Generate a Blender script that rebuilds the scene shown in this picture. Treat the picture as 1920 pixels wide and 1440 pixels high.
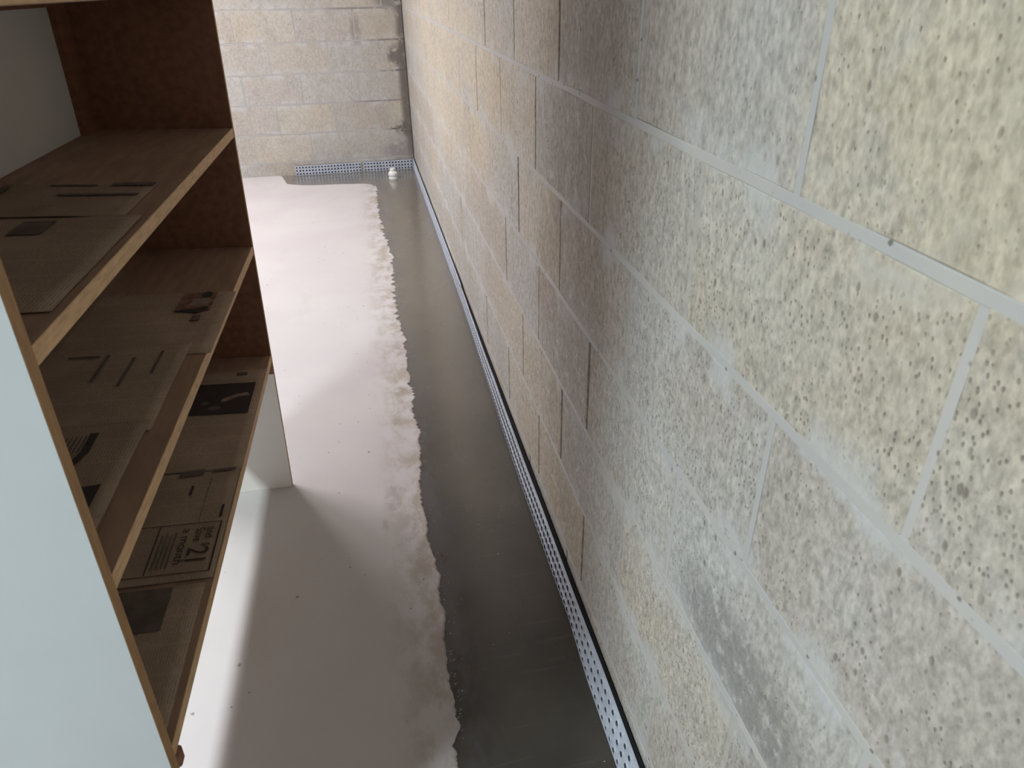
import bpy, math, random
from mathutils import Matrix, Vector, Euler, noise

for o in list(bpy.data.objects):
    bpy.data.objects.remove(o, do_unlink=True)
scene = bpy.context.scene
COL = scene.collection
random.seed(7)

# ------------------------------------------------------------------ camera
F_PX, PITCH, YAW, ROLL = 1322.0, 0.52429, 0.19280, -0.01708
CAM = Vector((-0.3656, 0.0, 1.2861))
def cam_axes():
    cp, sp, cy, sy = math.cos(PITCH), math.sin(PITCH), math.cos(YAW), math.sin(YAW)
    f = Vector((sy*cp, cy*cp, -sp)); r = Vector((cy, -sy, 0)); u = r.cross(f)
    r2 = r*math.cos(ROLL) + u*math.sin(ROLL)
    return r2, r2.cross(f), f
cd = bpy.data.cameras.new('camera')
cd.sensor_fit = 'HORIZONTAL'; cd.sensor_width = 36.0; cd.lens = F_PX/1920*36.0
cd.dof.use_dof = True; cd.dof.focus_distance = 2.2; cd.dof.aperture_fstop = 13.0
cd.clip_start = 0.01; cd.clip_end = 100
camo = bpy.data.objects.new('camera', cd); COL.objects.link(camo)
_r, _u, _f = cam_axes()
camo.matrix_world = Matrix(((_r.x, _u.x, -_f.x, CAM.x), (_r.y, _u.y, -_f.y, CAM.y), (_r.z, _u.z, -_f.z, CAM.z), (0, 0, 0, 1)))
scene.camera = camo

# ------------------------------------------------------------------ world, exposure, lamp settings
w = bpy.data.worlds.new('world'); scene.world = w; w.use_nodes = True
w.node_tree.nodes['Background'].inputs[0].default_value = (0.75, 0.82, 0.9, 1)
w.node_tree.nodes['Background'].inputs[1].default_value = 0.05
vs = scene.view_settings
vs.view_transform = 'Standard'; vs.look = 'None'; vs.gamma = 1.0; vs.use_curve_mapping = False
vs.exposure = -0.1
# tube lamps hung from the ceiling: x, y, length, watts, colour
CEIL = 2.62
LAMPS = [(-2.05, -0.04, 0.62, 98, (0.85, 0.97, 1.0), 'white tube lamp on the ceiling near the front wall'),
         (-2.05, 3.02, 1.22, 60, (1.0, 0.95, 0.975), 'white tube lamp on the ceiling in the middle of its row'),
         (-2.05, 4.50, 1.22, 62, (1.0, 0.95, 0.975), 'white tube lamp on the ceiling near the back wall')]

# ------------------------------------------------------------------ helpers
def tag(o, label=None, cat=None, group=None, kind=None):
    if label: o['label'] = label
    if cat: o['category'] = cat
    if group: o['group'] = group
    if kind: o['kind'] = kind
    return o
def link(o, parent=None):
    COL.objects.link(o)
    if parent is not None: o.parent = parent
    return o
def mesh_obj(name, verts, faces, mats, parent=None, mids=None, smooth=False):
    m = bpy.data.meshes.new(name); m.from_pydata(verts, [], faces)
    for k in (mats if isinstance(mats, (list, tuple)) else [mats]): m.materials.append(k)
    if mids: m.polygons.foreach_set('material_index', mids)
    if smooth: m.polygons.foreach_set('use_smooth', [True]*len(m.polygons))
    m.update()
    return link(bpy.data.objects.new(name, m), parent)
BF = [(0, 3, 2, 1), (4, 5, 6, 7), (0, 1, 5, 4), (1, 2, 6, 5), (2, 3, 7, 6), (3, 0, 4, 7)]   # -z +z -y +x +y -x
def box_vf(x0, x1, y0, y1, z0, z1):
    return [(x0, y0, z0), (x1, y0, z0), (x1, y1, z0), (x0, y1, z0), (x0, y0, z1), (x1, y0, z1), (x1, y1, z1), (x0, y1, z1)], list(BF)
class MB:
    def __init__(s): s.v = []; s.f = []; s.m = []
    def add(s, v, f, m=0):
        n = len(s.v); s.v += [tuple(p) for p in v]; s.f += [tuple(i+n for i in q) for q in f]
        s.m += (m if isinstance(m, list) else [m]*len(f)); return s
    def box(s, *a, m=0): v, f = box_vf(*a); return s.add(v, f, m)
    def build(s, name, mats, parent=None, smooth=False): return mesh_obj(name, s.v, s.f, mats, parent, s.m, smooth)
def bevel(o, wd=0.0015, seg=2):
    b = o.modifiers.new('bevel', 'BEVEL'); b.width = wd; b.segments = seg; b.limit_method = 'ANGLE'
    return o

# ------------------------------------------------------------------ node material helper
class NM:
    def __init__(s, name, rough=0.8, spec=0.3):
        s.mat = bpy.data.materials.new(name); s.mat.use_nodes = True; s.t = s.mat.node_tree
        s.p = s.t.nodes['Principled BSDF']; s.p.inputs['Roughness'].default_value = rough
        s.p.inputs['Specular IOR Level'].default_value = spec
    def n(s, typ, **kw):
        nd = s.t.nodes.new(typ)
        for k, v in kw.items(): setattr(nd, k, v)
        return nd
    def put(s, sock, v):
        if hasattr(v, 'links') or isinstance(v, bpy.types.NodeSocket): s.t.links.new(v, sock)
        else: sock.default_value = v
    def pos(s): return s.n('ShaderNodeNewGeometry').outputs['Position']
    def mapping(s, vec, scale=(1, 1, 1), loc=(0, 0, 0)):
        m = s.n('ShaderNodeMapping'); s.put(m.inputs['Vector'], vec); m.inputs['Scale'].default_value = scale; m.inputs['Location'].default_value = loc
        return m.outputs[0]
    def noise(s, vec, scale, detail=2, rough=.5, dist=0):
        m = s.n('ShaderNodeTexNoise'); s.put(m.inputs['Vector'], vec); m.inputs['Scale'].default_value = scale
        m.inputs['Detail'].default_value = detail; m.inputs['Roughness'].default_value = rough; m.inputs['Distortion'].default_value = dist
        return m.outputs['Fac']
    def voro(s, vec, scale, rnd=1):
        m = s.n('ShaderNodeTexVoronoi'); s.put(m.inputs['Vector'], vec); m.inputs['Scale'].default_value = scale; m.inputs['Randomness'].default_value = rnd
        return m.outputs['Distance'], m.outputs['Color']
    def rng(s, v, a, b, c=0., d=1.):
        m = s.n('ShaderNodeMapRange'); m.interpolation_type = 'SMOOTHSTEP'; s.put(m.inputs[0], v)
        for i, q in enumerate((a, b, c, d)): m.inputs[i+1].default_value = q
        return m.outputs[0]
    def math(s, op, a, b=0., c=0.):
        m = s.n('ShaderNodeMath', operation=op); s.put(m.inputs[0], a); s.put(m.inputs[1], b); s.put(m.inputs[2], c); return m.outputs[0]
    def mix(s, f, a, b, blend='MIX'):
        m = s.n('ShaderNodeMix', data_type='RGBA', blend_type=blend); s.put(m.inputs[0], f)
        for i, q in ((6, a), (7, b)):
            s.put(m.inputs[i], q if not isinstance(q, tuple) else (*q, 1.0)[:4])
        return m.outputs[2]
    def xyz(s, vec):
        m = s.n('ShaderNodeSeparateXYZ'); s.put(m.inputs[0], vec); return m.outputs
    def bump(s, h, strength=.5, dist=.002):
        m = s.n('ShaderNodeBump'); m.inputs['Strength'].default_value = strength; m.inputs['Distance'].default_value = dist
        s.put(m.inputs['Height'], h); s.t.links.new(m.outputs[0], s.p.inputs['Normal'])
    def color(s, c): s.put(s.p.inputs['Base Color'], c if not isinstance(c, tuple) else (*c, 1.0)[:4])
    def done(s): return s.mat

def mat_block(name, blots, ga=1.0):
    n = NM(name, .92, .15); P = n.pos()
    P2 = n.mapping(P, (1, 1, .62))
    rnd = n.n('ShaderNodeObjectInfo').outputs['Random']
    big = n.noise(P, 2.6, 3, .6)
    base = n.mix(n.rng(big, .35, .65), (.46, .415, .36), (.50, .485, .455))
    tint = n.mix(n.rng(rnd, .15, .5), (.56, .50, .385), (.455, .415, .375))
    tint = n.mix(n.rng(rnd, .55, .85), tint, (.475, .485, .475))
    base = n.mix(.38, base, tint)
    strk = n.rng(n.noise(n.mapping(P, (1, 26, 1.6)), 1.0, 4, .65), .50, .72)
    base = n.mix(n.math('MULTIPLY', strk, .40*ga), base, (.33, .30, .27))
    gen = n.n('ShaderNodeTexCoord').outputs['Generated']; g = n.xyz(gen)
    # cement smeared over block edges
    ez = n.math('ABSOLUTE', n.math('SUBTRACT', g[2], .5))
    smear = n.math('MULTIPLY', n.rng(ez, .22, .5), n.rng(n.noise(P, 9, 3, .6), .47, .62))
    base = n.mix(n.math('MULTIPLY', smear, .75), base, (.52, .525, .53))
    patch = n.rng(n.noise(n.mapping(P, (1, 1, 1), (3, 5, 2)), 7, 4, .65), .52, .68)
    base = n.mix(n.math('MULTIPLY', patch, .35), base, (.36, .33, .30))
    def blot(col, cx, cy, cz, rx, ry, rz, amt, sc, c):
        v = n.mapping(P, (1/rx, 1/ry, 1/rz), (-cx/rx, -cy/ry, -cz/rz))
        ln = n.n('ShaderNodeVectorMath', operation='LENGTH'); n.put(ln.inputs[0], v)
        msk = n.math('MULTIPLY', n.rng(ln.outputs['Value'], 1.1, .45), n.rng(n.noise(P, sc, 4, .7), .32, .52))
        return n.mix(n.math('MULTIPLY', msk, amt), col, c)
    for a in blots:
        if sum(a[-1]) > 1.2: base = blot(base, *a)
    fine = n.noise(P2, 170, 3, .6)
    med = n.noise(P2, 75, 2, .6)
    rgh = n.math('SUBTRACT', 1., n.math('MULTIPLY', smear, .8))
    grain = n.math('ADD', n.rng(fine, .3, .7, 1-.20*ga, 1+.14*ga), n.rng(med, .3, .7, -.20*ga, .12*ga))
    gm = n.mix(rgh, (1, 1, 1, 1), grain)
    col = n.mix(1., base, gm, 'MULTIPLY')
    d, vc = n.voro(P2, 210)
    sel = n.rng(n.xyz(vc)[0], .50, .72)
    pit = n.math('MULTIPLY', n.math('MULTIPLY', n.rng(d, .34, .14), sel), n.math('MULTIPLY', rgh, n.rng(n.noise(P, 14, 2), .35, .6, .35, 1)))
    d3, vc3 = n.voro(n.mapping(P, (1, 1, .5)), 75)
    pit3 = n.math('MULTIPLY', n.math('MULTIPLY', n.rng(d3, .24, .10), n.rng(n.xyz(vc3)[0], .72, .80)), n.math('MULTIPLY', rgh, n.rng(n.noise(P, 11, 2), .45, .6)))
    pit = n.math('MAXIMUM', pit, pit3)
    col = n.mix(n.math('MULTIPLY', pit, .66), col, (.17, .145, .12))
    for a in blots:  # dark stains, plus the painted shadow band of the side wall
        if sum(a[-1]) <= 1.2: col = blot(col, *a)
    n.color(col)
    h = n.math('SUBTRACT', n.math('ADD', n.math('MULTIPLY', fine, .7), n.math('MULTIPLY', med, .8)), n.math('MULTIPLY', pit, 1.1))
    n.bump(n.math('MULTIPLY', h, rgh), .55, .0032)
    return n.done()
M_BLOCK_R = mat_block('concrete_block_side', [(0, .50, .56, .1, .20, .085, .62, 38, (.20, .19, .185)),
                                               (0, .38, .42, .1, .10, .10, .45, 40, (.24, .22, .20)),
                                               (0, 1.30, .70, .1, .28, .9, .35, 22, (.25, .20, .15)),  # shadow band of the bookcase, painted into the block colour
  (0, .25, 1.25, .1, .40, .30, .45, 9, (.57, .49, .345)), (0, 3.3, 1.0, .1, 1.6, .5, .6, 5, (.60, .53, .40)), (0, .75, .60, .1, .35, .18, .5, 8, (.50, .50, .49))], .85)
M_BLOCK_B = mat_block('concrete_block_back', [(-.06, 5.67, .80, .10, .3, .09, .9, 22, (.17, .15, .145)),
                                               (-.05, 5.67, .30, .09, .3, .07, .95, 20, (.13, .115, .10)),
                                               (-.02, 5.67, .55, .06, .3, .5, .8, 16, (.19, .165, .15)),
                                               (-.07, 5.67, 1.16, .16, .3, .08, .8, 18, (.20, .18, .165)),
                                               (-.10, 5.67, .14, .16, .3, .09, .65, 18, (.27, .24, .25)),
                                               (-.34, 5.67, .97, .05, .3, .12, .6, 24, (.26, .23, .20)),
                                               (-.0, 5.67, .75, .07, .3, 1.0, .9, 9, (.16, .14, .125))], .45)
def mat_mortar(name='mortar', blots=(), k=1.0):
    n = NM(name, .9, .2); P = n.pos()
    c = n.mix(n.rng(n.noise(P, 5, 4, .6), .35, .65), (.455*k, .45*k, .445*k), (.50*k, .48*k, .455*k))
    d, vc = n.voro(P, 60)
    pit = n.math('MULTIPLY', n.rng(d, .22, .10), n.rng(n.xyz(vc)[1], .58, .68))
    c = n.mix(pit, c, (.2, .18, .16))
    for (cx, cz, rx, rz, amt) in blots:
        v = n.mapping(P, (1/rx, 0, 1/rz), (-cx/rx, 0, -cz/rz)); ln = n.n('ShaderNodeVectorMath', operation='LENGTH'); n.put(ln.inputs[0], v)
        c = n.mix(n.math('MULTIPLY', n.math('MULTIPLY', n.rng(ln.outputs['Value'], 1.1, .4), n.rng(n.noise(P, 20, 4, .7), .3, .5)), amt), c, (.15, .125, .11))
    n.color(c)
    n.bump(n.math('SUBTRACT', n.noise(P, 60, 3), pit), .25, .0015)
    return n.done()
M_MORTAR = mat_mortar()
M_MORTAR_B = mat_mortar('back_mortar', [(0, .75, .09, 1.0, .9), (-.06, .297, .16, .03, .95), (-.1, .907, .2, .03, .6), (-.08, .70, .14, .03, .8), (-.3, 1.11, .3, .02, .5), (-.2, .5, .25, .02, .5)], .9)
def mat_floor():
    n = NM('old_concrete_floor', .62, .3); P = n.pos(); x = n.xyz(P)
    c = n.mix(n.rng(n.noise(P, 1.8, 4, .6), .35, .65), (.555, .525, .53), (.59, .57, .562))
    c = n.mix(n.math('MULTIPLY', n.rng(n.noise(n.mapping(P, (1, .45, 1)), 6, 4, .65), .55, .75), .22), c, (.45, .42, .40))
    # dirt beside the new cement
    dirt = n.math('MULTIPLY', n.rng(x[0], -.47, -.32), n.rng(n.noise(n.mapping(P, (1, .6, 1)), 16, 5, .7), .40, .62))
    c = n.mix(n.math('MULTIPLY', dirt, .8), c, (.37, .32, .265))
    d, vc = n.voro(P, 11); s = n.math('MULTIPLY', n.rng(n.math('ADD', d, n.math('MULTIPLY', n.noise(P, 120, 2), .06)), .095, .06), n.rng(n.xyz(vc)[0], .55, .6))
    d2, vc2 = n.voro(P, 29); s2 = n.math('MULTIPLY', n.rng(d2, .10, .05), n.rng(n.xyz(vc2)[0], .78, .8))
    c = n.mix(n.math('MULTIPLY', n.math('MAXIMUM', s, s2), .7), c, (.16, .13, .12))
    for (sx, sy, rx, ry) in ((-.428, 1.50, .012, .045), (-.345, 2.22, .045, .05), (-.36, 2.02, .03, .03), (-.40, 1.62, .035, .10)):
        v = n.mapping(P, (1/rx, 1/ry, 0), (-sx/rx, -sy/ry, 0)); ln = n.n('ShaderNodeVectorMath', operation='LENGTH'); n.put(ln.inputs[0], v)
        k = n.math('MULTIPLY', n.rng(ln.outputs['Value'], 1, .4), n.rng(n.noise(P, 28, 5, .7), .36, .62))
        c = n.mix(n.math('MULTIPLY', k, .45), c, (.27, .23, .19))
    n.color(c)
    n.bump(n.math('ADD', n.noise(P, 40, 4, .6), n.math('MULTIPLY', n.noise(P, 5, 2), 2)), .12, .003)
    return n.done()
M_FLOOR = mat_floor()
def mat_wet():
    n = NM('fresh_cement', .3, .25); P = n.pos(); x = n.xyz(P)
    n.p.inputs['Coat Weight'].default_value = 1.0; n.p.inputs['Coat Roughness'].default_value = .14; n.p.inputs['Coat IOR'].default_value = 1.5
    c = n.mix(n.rng(n.noise(P, 3, 3, .6), .35, .65), (.040, .036, .030), (.056, .051, .043))
    lit_dry = n.math('ADD', n.rng(x[1], .2, 4.2, 0., .80), n.math('MULTIPLY', n.noise(P, 2.2, 4, .65), .25))  # paler towards the far end: mostly light painted in, with some patchy drying
    c = n.mix(n.rng(lit_dry, .1, .9), c, (.185, .166, .137))
    film = n.math('MULTIPLY', n.rng(x[0], -.215, -.30), n.rng(n.noise(n.mapping(P, (1, .5, 1)), 9, 4, .7), .36, .6))
    c = n.mix(n.math('MULTIPLY', film, .6), c, (.115, .115, .128))
    strk = n.rng(n.noise(n.mapping(P, (.6, 9, 1)), 8, 3, .6), .57, .72)
    c = n.mix(n.math('MULTIPLY', strk, .25), c, (.12, .11, .095))
    d, vc = n.voro(P, 95); g = n.math('MULTIPLY', n.rng(d, .16, .1), n.math('MULTIPLY', n.rng(n.xyz(vc)[0], .90, .92), n.rng(n.noise(P, 9, 2), .5, .58)))
    c = n.mix(g, c, (.45, .38, .27))
    n.color(c)
    n.put(n.p.inputs['Roughness'], n.rng(n.noise(n.mapping(P, (1, .4, 1)), 7, 3), .3, .7, .22, .34))
    n.bump(n.noise(P, 70, 3), .06, .001)
    return n.done()
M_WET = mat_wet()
def mat_simple(name, col, rough=.5, spec=.4, var=.12, scale=20, bump=0., stretch=(1, 1, 1)):
    n = NM(name, rough, spec); P = n.n('ShaderNodeTexCoord').outputs['Object']
    k = n.noise(n.mapping(P, stretch), scale, 4, .6)
    lo = tuple(q*(1-var) for q in col); hi = tuple(min(1, q*(1+var)) for q in col)
    n.color(n.mix(n.rng(k, .3, .7), lo, hi))
    if bump: n.bump(k, bump, .001)
    return n.done()
M_HEAD = mat_simple('head_joint_mortar', (.455, .43, .395), .9, .2, .10, 30, .3)
M_MEMB = mat_simple('grey_blue_plastic', (.47, .51, .59), .42, .5, .10, 25)
M_HOLE = mat_simple('shaded_plastic_hole', (.085, .095, .12), .6, .3, .2)  # hole walls coloured dark: recess shade painted into the plastic
M_BLACK = mat_simple('shade_black', (.012, .013, .015), .6, .2, .1)  # stands in for deep shade behind the strips
M_PVC = mat_simple('white_plastic', (.80, .81, .78), .35, .5, .03)
M_WHITE = mat_simple('white_paint', (.56, .60, .62), .5, .35, .03, 3)
M_WHITE_IN = mat_simple('white_board', (.62, .61, .57), .6, .3, .04, 4)
M_FOOT = mat_simple('white_foot_paint', (.80, .77, .73), .5, .35, .03, 4)
M_WOOD = mat_simple('brown_hardboard', (.215, .098, .055), .55, .3, .16, 9, .05, (6, 1, 6))
M_SHELF = mat_simple('brown_shelf_board', (.33, .21, .145), .6, .3, .14, 9, .05, (6, 1, 6))
M_EDGE = mat_simple('bare_wood_edge', (.60, .385, .21), .6, .3, .16, 30, .05, (6, 1, 6))
M_EDGE2 = mat_simple('stained_wood_edge', (.36, .205, .095), .6, .3, .14, 30, .05, (6, 6, 1))
M_PLASTER = mat_simple('painted_wall', (.56, .52, .48), .9, .2, .08, 3, .2)
M_CEIL = mat_simple('ceiling_board', (.42, .38, .33), .9, .2, .06, 3)
M_INK = mat_simple('black_print', (.055, .043, .038), .8, .2, .1)
M_INK2 = mat_simple('grey_print', (.13, .10, .085), .8, .2, .2, 40)
M_INK3 = mat_simple('red_brown_print', (.24, .12, .09), .8, .2, .3, 60)
M_PALE = mat_simple('pale_print', (.26, .19, .155), .8, .2, .3, 60)
M_STEEL = mat_simple('white_steel', (.7, .7, .68), .5, .4, .03)
def mat_news(name, seed, dark=1.):
    n = NM(name, .85, .15); uv = n.n('ShaderNodeUVMap').outputs[0]
    P = n.mapping(uv, (1, 1, 1), (seed*.37, seed*.23, 0)); x = n.xyz(P)
    base = n.mix(n.rng(n.noise(P, 9, 3), .3, .7), (.36*dark, .265*dark, .195*dark), (.43*dark, .315*dark, .23*dark))
    row = n.math('PINGPONG', x[1], .0021); rowm = n.rng(row, .0009, .0014)
    col = n.math('PINGPONG', x[0], .027); colm = n.rng(col, .0016, .0026)
    words = n.rng(n.noise(n.mapping(P, (140, 420, 1)), 1, 1), .38, .5)
    blk = n.rng(n.noise(n.mapping(P, (9, 7, 1)), 1, 1), .36, .42)
    k = n.math('MULTIPLY', n.math('MULTIPLY', rowm, colm), n.math('MULTIPLY', words, blk))
    n.color(n.mix(n.math('MULTIPLY', k, .34), base, (.06, .045, .035)))
    return n.done()
M_NEWS = [mat_news('newsprint_%s' % c, i+1, d) for i, (c, d) in enumerate((('one', .85), ('two', .95), ('three', .9), ('four', 1.05)))]

# ------------------------------------------------------------------ room shell
YB, XL, YF = 5.674, -4.6, -3.2
CZ = .2032; Z6 = .0941                       # block module, lowest bed joint above the slab
rng_b = random.Random(3)
block_cache = {}
def block_mesh(ln, ht, var, mat, key):
    """front of the block looks along local -y; x is length, z is height, origin at centre of face"""
    k = (round(ln, 3), round(ht, 3), var, key)
    if k in block_cache: return block_cache[k]
    rr = random.Random(hash((round(ln*1000), round(ht*1000), var)))
    per = []
    nx = max(2, int(ln/.06)); nz = max(2, int(ht/.06))
    for i in range(nx): per.append((-ln/2+ln*i/nx, -ht/2))
    for i in range(nz): per.append((ln/2, -ht/2+ht*i/nz))
    for i in range(nx): per.append((ln/2-ln*i/nx, ht/2))
    for i in range(nz): per.append((-ln/2, ht/2-ht*i/nz))
    v = []; f = []; n = len(per)
    j = [(rr.uniform(-.0012, .0012), rr.uniform(-.0012, .0012)) for _ in per]
    for (x, z), (a, b) in zip(per, j): v.append((x+a, .09, z+b))
    for (x, z), (a, b) in zip(per, j): v.append((x+a, .0014, z+b))
    for (x, z), (a, b) in zip(per, j):
        s = 1-.0016/max(ln/2, .01); t = 1-.0016/(ht/2)
        v.append(((x+a)*s, .0, (z+b)*t))
    for r in (0, 1):
        for i in range(n):
            i2 = (i+1) % n; f.append((r*n+i, r*n+i2, (r+1)*n+i2, (r+1)*n+i))
    v.append((0, .0, 0)); c = len(v)-1
    for i in range(n): f.append((2*n+i, 2*n+(i+1) % n, c))
    m = bpy.data.meshes.new('concrete_block'); m.from_pydata(v, [], f); m.materials.append(mat)
    m.update()
    block_cache[k] = m
    return m
def block_wall(name, mat, u0, u1, place, offs, darkfn, key, deep):
    """u runs along the wall; place(u, z) -> (matrix) with local x along the wall and local -y towards the room"""
    core = name
    J = .0100; JH = .0075
    for ci in range(13):
        zlo = Z6+(ci-1)*CZ; zhi = zlo+CZ
        zlo2, zhi2 = max(zlo, -.03), min(zhi, CEIL)
        if zhi2-zlo2 < .03: continue
        ht = zhi2-zlo2-J
        off = offs(ci)
        k0 = math.floor((u0-off)/.4064)-1
        cuts = [u0] + [off+k*.4064 for k in range(k0, k0+40) if u0+.04 < off+k*.4064 < u1-.04] + [u1]
        for i in range(len(cuts)-1):
            a, b = cuts[i], cuts[i+1]
            ln = b-a-JH
            o = bpy.data.objects.new('concrete_block', block_mesh(ln, ht, rng_b.randrange(4), mat, key))
            link(o, deep)
            M = place((a+b)/2, (zlo2+zhi2)/2)
            M = M @ Matrix.Translation((0, rng_b.uniform(-.0008, .0008), 0)) @ Euler((rng_b.uniform(-.002, .002), 0, rng_b.uniform(-.0015, .0015))).to_matrix().to_4x4()
            o.matrix_local = M
            if 0 < i and not darkfn(ci, a):
                v, f = box_vf(-JH/2-.001, JH/2+.001, .0006, .05, -ht/2, ht/2)
                q = mesh_obj('head_joint', v, f, (M_HEAD if rng_b.random() < .65 else M_MORTAR) if key == 'r' else M_MORTAR_B, deep); q.matrix_local = place(a, (zlo2+zhi2)/2)
        # bed joint on top of the course
        if zhi < CEIL-.02:
            v = []; f = []; N = int((u1-u0)/.03)
            rr = random.Random(ci*31+len(name))
            for i in range(N+1):
                u = u0+(u1-u0)*i/N-(u0+u1)/2
                e1 = noise.noise((u*9, ci*3.1, 1.7))*.0022; e2 = noise.noise((u*9, ci*3.1, 9.3))*.0022
                dp = .0002+.0008*noise.noise((u*5, ci*2.2, 4.4))
                h = J/2+.0012
                v += [(u, .03, -h), (u, .0009+dp, -h+e1*.4), (u, dp, -h*.8+e1*.8), (u, dp, h*.8+e2*.8), (u, .0009+dp, h+e2*.4), (u, .03, h)]
            for i in range(N):
                for k in range(5): f.append((i*6+k, (i+1)*6+k, (i+1)*6+k+1, i*6+k+1))
            q = mesh_obj('bed_joint', v, f, M_MORTAR if key == 'r' else M_MORTAR_B, deep); q.matrix_local = place((u0+u1)/2, zhi)

# right wall: room side faces -x, plane x = 0
v, f = box_vf(.014, .20, YF-.2, YB+.2, -.05, CEIL)
wall_right = tag(mesh_obj('wall_right', v, f, M_MORTAR), kind='structure')
def place_r(u, z): return Matrix.Translation((0, u, z)) @ Matrix(((0, 1, 0, 0), (-1, 0, 0, 0), (0, 0, 1, 0), (0, 0, 0, 1)))
# local x -> world -y, local y -> world +x
OFF_R = {0: .0, 1: .29, 2: .29+.2032-.01, 3: .30, 4: .525, 5: .337, 6: .557}
def off_r(ci): return OFF_R.get(ci, .557 if ci % 2 == 0 else .35)
dark_rng = random.Random(11)
def dark_r(ci, u):
    if u < 1.05 or u > 2.4: return False
    return dark_rng.random() < .7
block_wall('right', M_BLOCK_R, YF, YB+.10, place_r, off_r, dark_r, 'r', wall_right)
# back wall: plane y = YB
v, f = box_vf(XL-.2, .014, YB+.014, YB+.2, -.05, CEIL)
wall_back = tag(mesh_obj('wall_back', v, f, M_MORTAR), kind='structure')
def place_b(u, z): return Matrix.Translation((u, YB, z))
OFF_B = {6: -.35, 5: -.146, 4: -.34, 3: -.15, 2: -.35, 1: -.15, 0: -.35}
def off_b(ci):
    return {0: -.30, 1: -.352, 2: -.154, 3: -.36, 4: -.146, 5: -.35}.get(ci, -.146 if ci % 2 == 0 else -.35)
block_wall('back', M_BLOCK_B, XL, -.004, place_b, off_b, lambda ci, u: False, 'b', wall_back)
# plain walls and ceiling that the photograph does not look at
v, f = box_vf(XL-.15, XL, YF-.2, YB+.2, -.05, CEIL); tag(mesh_obj('wall_left', v, f, M_PLASTER), kind='structure')
v, f = box_vf(XL-.15, .2, YF-.15, YF, -.05, CEIL); tag(mesh_obj('wall_front', v, f, M_PLASTER), kind='structure')
v, f = box_vf(XL-.15, .2, YF-.2, YB+.2, CEIL, CEIL+.1); tag(mesh_obj('ceiling', v, f, M_CEIL), kind='structure')

# ------------------------------------------------------------------ floor slab with its ragged edge and the fresh cement
EDGE = [(-1.03, 5.70), (-1.0, 5.61), (-.955, 5.40), (-.84, 5.335), (-.718, 5.309), (-.60, 5.30), (-.491, 5.28), (-.40, 5.265), (-.345, 5.224), (-.325, 5.10), (-.327, 5.01), (-.337, 4.488),
        (-.317, 4.044), (-.296, 3.585), (-.305, 3.212), (-.312, 2.839), (-.299, 2.623), (-.317, 2.396), (-.304, 2.208), (-.306, 1.978), (-.313, 1.768),
        (-.322, 1.59), (-.320, 1.453), (-.308, 1.272), (-.318, 1.141), (-.320, 1.009), (-.319, .93), (-.316, .875), (-.333, .84), (-.321, .79), (-.31, .5), (-.32, 0), (-.31, -1.5), (-.32, YF)]
def edge_x(y):
    for (x0, y0), (x1, y1) in zip(EDGE, EDGE[1:]):
        if y1 <= y <= y0: return x0+(x1-x0)*(y0-y)/(y0-y1)
    return EDGE[-1][0]
ys = [YF]
while ys[-1] < YB:
    y = ys[-1]; ys.append(min(YB, y+(.03 if y < .6 else .0035 if y < 3 else .006 if y < 5.2 else .0015)))
v = []; f = []
for y in ys:
    x = edge_x(y); amp = 1.0 if y < 5.2 else .35
    t = noise.fractal((0.0, y*6.5, 3.0), .85, 2.1, 5)
    big = noise.noise((5.0, y*11, .7))
    far = min(1, max(.35, (y-1.0)/1.2))
    md = .55+.9*noise.noise((4, y*3.1, 6))
    spike = .8*abs(noise.noise((2, y*17, 8))) + md*(.55*abs(noise.noise((3, y*46, 5))) + .5*abs(noise.noise((6, y*118, 3))))
    x += amp*(.009*big + .006*t + far*(.014-.042*spike))
    z1 = .0005
    v += [(XL, y, 0), (-1.1 if x > -1.09 else x-.01, y, 0), (x-.004, y, z1), (x, y, -.002), (x, y, -.02)]
for i in range(len(ys)-1):
    for k in range(4): f.append((i*5+k, i*5+k+1, (i+1)*5+k+1, (i+1)*5+k))
tag(mesh_obj('floor', v, f, M_FLOOR), kind='structure')
v = []; f = []
def rect(x0, x1, y0, y1, z=-.0035):
    n = len(v); v.extend([(x0, y0, z), (x1, y0, z), (x1, y1, z), (x0, y1, z)]); f.append((n, n+1, n+2, n+3))
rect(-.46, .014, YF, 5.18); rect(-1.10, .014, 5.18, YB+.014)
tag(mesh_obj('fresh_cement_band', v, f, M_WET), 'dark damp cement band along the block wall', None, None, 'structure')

cr = random.Random(5); v = []; f = []
for i in range(260):
    y = cr.uniform(.85, 2.6); x = edge_x(y)+cr.uniform(-.006, .022)+.012*max(0, cr.gauss(0, 1)); r = cr.uniform(.0005, .0015); n0 = len(v)
    an = cr.uniform(0, 6.3); c_, s_ = math.cos(an), math.sin(an)
    for (a, b, h) in ((-1.6, -.6, 0), (1.4, -.8, 0), (1.7, .7, 0), (-1.2, .9, 0), (-.6, -.2, 1.3), (.8, .2, 1.0)):
        v.append((x+r*(a*c_-b*s_), y+r*(a*s_+b*c_), -.0035+r*h))
    f += [tuple(n0+q for q in t) for t in ((0, 1, 5, 4), (1, 2, 5), (2, 3, 4, 5), (3, 0, 4))]
tag(mesh_obj('cement_crumbs', v, f, M_MORTAR), 'tiny pale cement crumbs along the ragged edge of the damp cement', 'crumbs', None, 'stuff')

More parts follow.
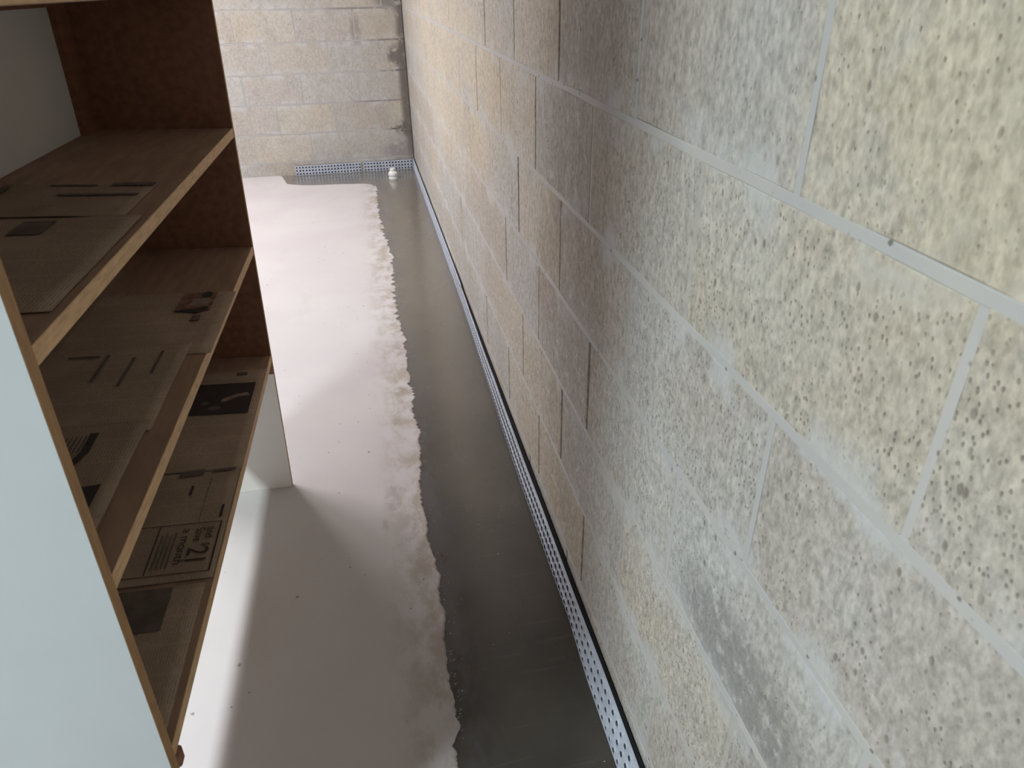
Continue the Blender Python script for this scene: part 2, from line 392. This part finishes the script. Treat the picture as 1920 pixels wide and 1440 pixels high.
# ------------------------------------------------------------------ perforated drainage strips along both walls
CELL = .0235
def strip_mesh(cols, rows, pt, extra_top=.004, hole=.0068):
    """pt(u, v) -> (point, outward); u along, v up, in metres"""
    v = []; f = []; mi = []
    def P(u, w, d):
        p, nrm = pt(u, w); return p+nrm*d
    for c in range(cols):
        for r in range(rows):
            hr = hole(c*CELL, r) if callable(hole) else hole
            u0, w0 = c*CELL, r*CELL; uc, wc = u0+CELL/2, w0+CELL/2; n = len(v); h = CELL/2
            for (a, b) in ((-1, -1), (0, -1), (1, -1), (1, 0), (1, 1), (0, 1), (-1, 1), (-1, 0)): v.append(P(uc+a*h, wc+b*h, 0))
            for rad, d in ((hr*1.5, .0004), (hr*1.28, .0024), (hr*1.1, .0016), (hr, -.004)):
                for k in range(8):
                    an = math.radians(225+45*k); v.append(P(uc+rad*math.cos(an), wc+rad*math.sin(an), d))
            for ring in range(4):
                for k in range(8):
                    k2 = (k+1) % 8; f.append((n+ring*8+k, n+ring*8+k2, n+(ring+1)*8+k2, n+(ring+1)*8+k)); mi.append(1 if ring == 3 else 0)
        n = len(v); wt = rows*CELL
        for (u, w_, d) in ((c*CELL, wt, 0), ((c+1)*CELL, wt, 0), ((c+1)*CELL, wt+extra_top, 0), (c*CELL, wt+extra_top, 0), ((c+1)*CELL, wt+extra_top, -.002), (c*CELL, wt+extra_top, -.002)): v.append(P(u, w_, d))
        f += [(n, n+1, n+2, n+3), (n+3, n+2, n+4, n+5)]; mi += [0, 0]
    return v, f, mi
# strip on the long wall
Y0S = -1.2; NC = int((YB-.012-Y0S)/CELL)
def lerp(tab, y):
    for (a, p), (b, q) in zip(tab, tab[1:]):
        if a <= y <= b: return p+(q-p)*(y-a)/(b-a)
    return tab[0][1] if y < tab[0][0] else tab[-1][1]
XB = [(-1.2, -.034), (.93, -.034), (1.10, -.027), (1.4, -.029), (1.75, -.029), (2.15, -.024), (2.7, -.017), (3.6, -.014), (5.7, -.014)]
XT = [(-1.2, -.0165), (.9, -.0165), (1.3, -.0175), (1.7, -.0185), (2.3, -.0165), (3.0, -.012), (3.6, -.011), (5.7, -.012)]
HS = .068
def pt_r(u, w_):
    y = Y0S+u; t = w_/HS
    xb, xt = lerp(XB, y), lerp(XT, y)
    wob = .0012*noise.noise((y*4, 0, 2))
    d = Vector((-HS, 0, (xt-xb)))
    hz = (.072 if y > 3 else .063)/HS
    return Vector((xb+(xt-xb)*t+wob, y, -.004+w_*hz)), Vector((-1, 0, .15)).normalized()
sm = random.Random(21)
def hole_r(u, r):
    y = Y0S+u; k = max(0., min(1., (1.22-y)/.22))        # cement smeared over the near end narrows the holes
    return .0068*(1-.45*k*sm.uniform(.55, 1)*(1.15 if r == 0 else .8))
v, f, mi = strip_mesh(NC, 3, pt_r, .005, hole_r)
s1 = tag(mesh_obj('drainage_strip', v, f, [M_MEMB, M_HOLE], None, mi), 'long grey blue perforated plastic drainage strip along the foot of the long block wall', 'drainage strip')
v = []; f = []; N = 160
for i in range(N+1):
    y = Y0S+(YB-.012-Y0S)*i/N; xt, xb = lerp(XT, y), lerp(XB, y); zt = (.075 if y > 3 else .066)
    v += [(xb+.006, y, -.004), (xt+.004, y, zt-.004), (-.0035, y, zt-.004), (-.0035, y, -.004)]
for i in range(N):
    for k in range(3): f.append((i*4+k, (i+1)*4+k, (i+1)*4+k+1, i*4+k+1))
q = mesh_obj('shade_sheet', v, f, M_BLACK, s1); q['label'] = 'black sheet standing in for shade in the gap behind the strip'  # added so the gap between strip and wall turns black like deep shade
# two pieces on the back wall
def back_strip(xa, cols, label):
    def pt(u, w_): return Vector((xa+u, YB-.010-.003*math.sin(u*9), -.004+w_*.97)), Vector((0, -1, 0))
    v, f, mi = strip_mesh(cols, 3, pt, .003, .0056)
    o = tag(mesh_obj('drainage_strip', v, f, [M_MEMB, M_HOLE], None, mi), label, 'drainage strip')
    mb = MB().box(xa+.002, xa+cols*CELL-.002, YB-.0065, YB-.0025, -.004, .068)
    b = mb.build('shade_sheet', M_BLACK, o); b['label'] = 'black sheet standing in for shade in the gap behind the strip'  # added so the holes of the strip look dark
    return o
back_strip(-.906, 21, 'short grey blue perforated strip on the back wall, ending where the damp cement ends')
back_strip(-.395, 16, 'short grey blue perforated strip on the back wall, running into the corner')

# ------------------------------------------------------------------ white pipe plug
def lathe(prof, seg=24):
    v = []; f = []
    for r, z in prof:
        for k in range(seg): a = 2*math.pi*k/seg; v.append((r*math.cos(a), r*math.sin(a), z))
    for i in range(len(prof)-1):
        for k in range(seg): k2 = (k+1) % seg; f.append((i*seg+k, i*seg+k2, (i+1)*seg+k2, (i+1)*seg+k))
    f.append(tuple(range((len(prof)-1)*seg, len(prof)*seg))); return v, f
plug = bpy.data.objects.new('pipe_plug', None); link(plug); plug.location = (-.186, 5.395, -.0035)
tag(plug, 'small white plastic pipe plug standing in the damp cement by the back corner', 'pipe plug')
v, f = lathe([(.036, 0), (.036, .005), (.030, .007), (.029, .012)]); bo = mesh_obj('flange', v, f, M_PVC, plug, smooth=False)
v, f = lathe([(.029, .010), (.0345, .018), (.036, .028), (.0345, .040), (.028, .048), (.021, .052)]); mesh_obj('body', v, f, M_PVC, plug, smooth=True)
v, f = lathe([(.021, .050), (.0215, .066), (.020, .071), (.016, .073)]); mesh_obj('cap', v, f, M_PVC, plug, smooth=False)

# ------------------------------------------------------------------ bookcase
B = Matrix.Translation((-.6861, 1.7509, 0)) @ Euler((-.0063, .0346, -.0207), 'XYZ').to_matrix().to_4x4()
W, D, TH, TOP = 1.1446, .300, .019, 2.00
bc = bpy.data.objects.new('bookcase', None); link(bc); bc.matrix_world = B
tag(bc, 'tall brown wooden bookcase with white outer sides, newspapers lining its shelves', 'bookcase')
def zbot(x, y): return (0-(B @ Vector((x, y, 0))).z)
def side(y0, y1, inner):
    # outer face white, inner face brown above and white below the bottom shelf; tan front edge
    v = []; f = []; mi = []
    zs = [None, .375, TOP]
    for lev, z in enumerate(zs):
        for (x, y) in ((-D, y0), (0, y0), (0, y1), (-D, y1)):
            v.append((x, y, zbot(x, y) if z is None else z))
    def q(a, b, c, d, m): f.append((a, b, c, d)); mi.append(m)
    for s in (0, 4):
        low = s == 0
        q(s+0, s+1, s+5, s+4, 0 if inner > 0 else (3 if low else 1))        # y0 side
        q(s+1, s+2, s+6, s+5, 2)                                            # front edge
        q(s+2, s+3, s+7, s+6, (3 if low else 1) if inner > 0 else 0)        # y1 side
        q(s+3, s+0, s+4, s+7, 2)
    q(3, 2, 1, 0, 2); q(8, 9, 10, 11, 2)
    o = mesh_obj('side_panel', v, f, [M_WHITE, M_WOOD, M_EDGE2, M_FOOT], bc, mi)
    return bevel(o, .0008, 1)
side(-W, -W+TH, +1)
side(-TH*.6, 0, -1)
YI0, YI1 = -W+TH, -TH*.6
SH = {'C': .4312, 'B': .7278, 'A': 1.0021, 'Z': 1.285, 'Y': 1.64, 'T': TOP}
for k, z in SH.items():
    xf = -.0005 if k != 'T' else 0
    v, f = box_vf(-D+.008, xf, YI0, YI1, z-.0205, z)
    bevel(mesh_obj('shelf', v, f, [M_SHELF, M_EDGE], bc, [0, 0, 0, 1, 0, 0]), .001, 1)
    if k not in ('T', 'C'):      # cleat under the back of each shelf
        v, f = box_vf(-D+.008, -D+.026, YI0, YI1, z-.046, z-.0205); mesh_obj('cleat', v, f, M_WOOD, bc)
v, f = box_vf(-D, -D+.008, YI0, YI1, .41, TOP-.02); mesh_obj('back_panel', v, f, [M_WHITE_IN], bc)['label'] = 'white back board'
v, f = box_vf(-D+.008, -D+.020, YI1-.068, YI1, .4312, TOP-.0205); mesh_obj('corner_board', v, f, M_WOOD, bc)
v, f = box_vf(-D+.008, -D+.020, YI0, YI0+.068, .4312, TOP-.0205); mesh_obj('corner_board', v, f, M_WOOD, bc)
# splinter below the front corner of the bottom shelf
v, f = box_vf(-.012, .0035, YI0, YI0+.018, .385, .411); bevel(mesh_obj('corner_block', v, f, M_WOOD, bc), .004, 2)

# ------------------------------------------------------------------ newspaper sheets lying on the shelves
def place(o): o.matrix_world = B @ o.matrix_world
def sheet(label, z, x0, x1, y0, y1, mat, skew=0., lift=.0, seed=0, curl=0.):
    NX, NY = 12, 16; v = []; f = []
    for j in range(NY+1):
        for i in range(NX+1):
            x = x0+(x1-x0)*i/NX; y = y0+(y1-y0)*j/NY + skew*(x-x0)
            h = lift+.0012+.0010*noise.noise((x*14, y*14, seed*3.3)) + .0008
            e = max(0, (i/NX-.86)/.14); h += curl*e*e
            v.append((x, y, z+max(h, .0006)))
    for j in range(NY):
        for i in range(NX):
            a = j*(NX+1)+i; f.append((a, a+1, a+NX+2, a+NX+1))
    m = bpy.data.meshes.new('newspaper_sheet'); m.from_pydata(v, [], f); m.materials.append(mat)
    uvl = m.uv_layers.new(name='UVMap')
    for lp in m.loops: p = v[lp.vertex_index]; uvl.data[lp.index].uv = (p[1], p[0]) 
    m.polygons.foreach_set('use_smooth', [True]*len(f)); m.update()
    o = link(bpy.data.objects.new('newspaper_sheet', m)); o.matrix_world = B
    so = o.modifiers.new('thickness', 'SOLIDIFY'); so.thickness = .0003
    return tag(o, label, 'newspaper')
def ink(parent, name, z, poly, mat):
    return mesh_obj(name, [(x, y, z) for x, y in poly], [tuple(range(len(poly)))], mat, parent)
def inkr(parent, name, z, x0, x1, y0, y1, mat, sk=0.): return ink(parent, name, z, [(x0, y0), (x1, y0+sk*(x1-x0)), (x1, y1+sk*(x1-x0)), (x0, y1)], mat)
def ell(cx, cy, rx, ry, n=18): return [(cx+rx*math.cos(2*math.pi*k/n), cy+ry*math.sin(2*math.pi*k/n)) for k in range(n)]
def text(parent, body, size, x, y, z, mat, sx=1.0, name='lettering'):
    """letters run along -y with their tops towards +x"""
    c = bpy.data.curves.new('lettering', 'FONT'); c.body = body; c.size = size
    t = bpy.data.objects.new('lettering_source', c); COL.objects.link(t)
    me = bpy.data.meshes.new_from_object(t); bpy.data.objects.remove(t)
    for p in me.vertices:
        a, b = p.co.x*sx, p.co.y; p.co = (x+b, y-a, z)
    me.materials.clear(); me.materials.append(mat)
    o = link(bpy.data.objects.new(name, me), parent); return o
PZ = .0042
A, Bz, Cz = SH['A'], SH['B'], SH['C']
# shelf A
s = sheet('faded newspaper sheet with a frayed dark edge on the shelf above the colour picture', A, -.262, -.035, -.70, -.515, M_NEWS[0], -.06, .0, 1)
inkr(s, 'print_block', A+PZ, -.10, -.035, -.545, -.527, M_INK2, -.06); inkr(s, 'print_block', A+PZ, -.19, -.12, -.540, -.532, M_INK2, -.06)
inkr(s, 'print_block', A+PZ, -.16, -.045, -.60, -.590, M_INK2, -.06); inkr(s, 'print_block', A+PZ, -.255, -.243, -.64, -.54, M_INK2)
s = sheet('faded plain newspaper sheet beside the near side panel, one shelf above the black bars', A, -.265, -.010, -1.058, -.726, M_NEWS[2], .03, .0012, 2)
inkr(s, 'print_block', A+PZ+.001, -.15, -.11, -.80, -.74, M_INK2, .03)
# shelf B
s = sheet('newspaper sheet with a small colour picture on the middle shelf', Bz, -.268, .006, -.585, -.300, M_NEWS[3], -.03, 0, 3, .0)
inkr(s, 'colour_picture', Bz+PZ, -.092, -.028, -.405, -.312, M_INK3, -.03)
ink(s, 'colour_picture', Bz+PZ+.0004, ell(-.046, -.327, .011, .017), M_INK)
ink(s, 'colour_picture', Bz+PZ+.0004, [(-.10, -.405), (-.06, -.396), (-.034, -.388), (-.032, -.402), (-.048, -.42), (-.07, -.412)], M_INK)
ink(s, 'colour_picture', Bz+PZ+.0004, [(-.055, -.43), (-.04, -.43), (-.038, -.455), (-.056, -.455)], M_INK2)
inkr(s, 'pale_picture', Bz+PZ+.0004, -.070, -.035, -.385, -.345, M_PALE)
s = sheet('newspaper sheet of plain columns on the middle shelf', Bz, -.272, -.032, -.842, -.555, M_NEWS[1], .03, .0010, 4)
for (x0, x1, y0, y1) in ((-.16, -.155, -.68, -.585), (-.075, -.07, -.66, -.58), (-.22, -.17, -.592, -.586), (-.115, -.11, -.70, -.60)): inkr(s, 'print_block', Bz+PZ+.0012, x0, x1, y0, y1, M_INK2)
s = sheet('newspaper sheet with thick black bars at the near end of the middle shelf', Bz, -.270, -.038, -1.105, -.815, M_NEWS[0], .03, .0022, 5)
for poly, m in (([(-.150, -.845), (-.140, -.845), (-.138, -.90), (-.150, -.90)], M_INK), ([(-.108, -.838), (-.097, -.838), (-.096, -.885), (-.107, -.885)], M_INK),
                ([(-.107, -.885), (-.096, -.885), (-.112, -.945), (-.124, -.945)], M_INK), ([(-.094, -.968), (-.058, -.962), (-.058, -1.03), (-.10, -1.03)], M_INK)):
    ink(s, 'print_bar', Bz+PZ+.0024, poly, m)
for k in range(5): inkr(s, 'print_line', Bz+PZ+.0024, -.136+k*.006, -.134+k*.006, -.885, -.845, M_INK2)
# shelf C
s = sheet('newspaper sheet with a dark photograph on the bottom shelf', Cz, -.275, .0, -.515, -.085, M_NEWS[3], -.02, 0, 6)
inkr(s, 'photograph', Cz+PZ, -.175, -.018, -.300, -.158, M_INK, -.02)
inkr(s, 'caption', Cz+PZ, -.070, -.045, -.118, -.104, M_INK2)
ink(s, 'pale_picture', Cz+PZ+.0004, [(-.085, -.235), (-.055, -.215), (-.03, -.210), (-.024, -.225), (-.05, -.228), (-.07, -.245), (-.085, -.25)], M_PALE)
ink(s, 'pale_picture', Cz+PZ+.0004, ell(-.095, -.275, .014, .010), M_INK2)
ink(s, 'pale_picture', Cz+PZ+.0004, ell(-.12, -.25, .010, .008), M_INK2)
s = sheet('newspaper sheet with a boxed advertisement on the bottom shelf', Cz, -.272, -.003, -.830, -.526, M_NEWS[2], .015, .0012, 7)
z = Cz+PZ+.0012
inkr(s, 'heading', z, -.115, -.07, -.540, -.522, M_INK2, .1); inkr(s, 'heading', z, -.055, -.012, -.530, -.522, M_INK2, .1)
inkr(s, 'print_block', z, -.085, -.080, -.60, -.57, M_INK); inkr(s, 'print_block', z, -.0185, -.0135, -.672, -.637, M_INK)
inkr(s, 'column_rule', z, -.0525, -.0515, -.68, -.55, M_INK2)
b0, b1, c0, c1 = -.150, -.010, -.812, -.684
inkr(s, 'box_border', z, b0, b1, c1-.0018, c1, M_INK); inkr(s, 'box_border', z, b0, b1, c0, c0+.0018, M_INK)
inkr(s, 'box_border', z, b1-.003, b1, c0, c1, M_INK)
inkr(s, 'box_border', z, -.115, -.113, c0+.004, c1-.004, M_INK)
text(s, 'and', .021, -.033, -.698, z, M_INK)
text(s, 'Save', .021, -.051, -.698, z, M_INK)
text(s, '$', .018, -.034, -.7395, z, M_INK)
text(s, '21', .050, -.0555, -.7480, z, M_INK, .88)
text(s, 'a month', .0225, -.0735, -.698, z, M_INK, 1.22)
for k in range(4): inkr(s, 'print_line', z, -.0845-.0075*k, -.0815-.0075*k, -.795, -.705-.006*(k % 2), M_INK2)
s = sheet('blank looking newspaper sheet at the near end of the bottom shelf', Cz, -.27, -.012, -1.112, -.835, M_NEWS[1], .0, .0, 8)
inkr(s, 'print_block', Cz+PZ, -.17, -.06, -.93, -.84, M_INK2)

# ------------------------------------------------------------------ ceiling tube lamps
def emis(name, col, st):
    m = bpy.data.materials.new(name); m.use_nodes = True; t = m.node_tree; p = t.nodes['Principled BSDF']
    p.inputs['Base Color'].default_value = (.8, .8, .8, 1); p.inputs['Emission Color'].default_value = (*col, 1); p.inputs['Emission Strength'].default_value = st
    return m
for (lx, ly, ll, pw, col, lab) in LAMPS:
    e = bpy.data.objects.new('tube_lamp', None); link(e); e.location = (lx, ly, CEIL)
    tag(e, lab, 'ceiling lamp')
    mb = MB(); prof = [(-.075, 0), (-.10, -.05), (-.04, -.065), (.04, -.065), (.10, -.05), (.075, 0)]
    n = len(prof); v = [(x, s*ll/2, z) for s in (-1, 1) for x, z in prof]
    f = [(i, i+1, n+i+1, n+i) for i in range(n-1)] + [tuple(range(n-1, -1, -1)), tuple(range(n, 2*n))]
    mesh_obj('housing', v, f, M_STEEL, e)
    for sx in (-.05, .05):
        v, f = lathe([(.004, -ll/2+.02), (.013, -ll/2+.03), (.013, ll/2-.03), (.004, ll/2-.02)], 10)
        o = mesh_obj('tube', [(x+sx, z, y-.085) for x, y, z in v], f, emis('lit_tube', col, 6), e, smooth=True)
    ld = bpy.data.lights.new('tube_light', 'AREA'); ld.shape = 'RECTANGLE'; ld.size = .16; ld.size_y = ll; ld.energy = pw; ld.color = col
    lo = bpy.data.objects.new('tube_light', ld); link(lo, e); lo.location = (0, 0, -.105)
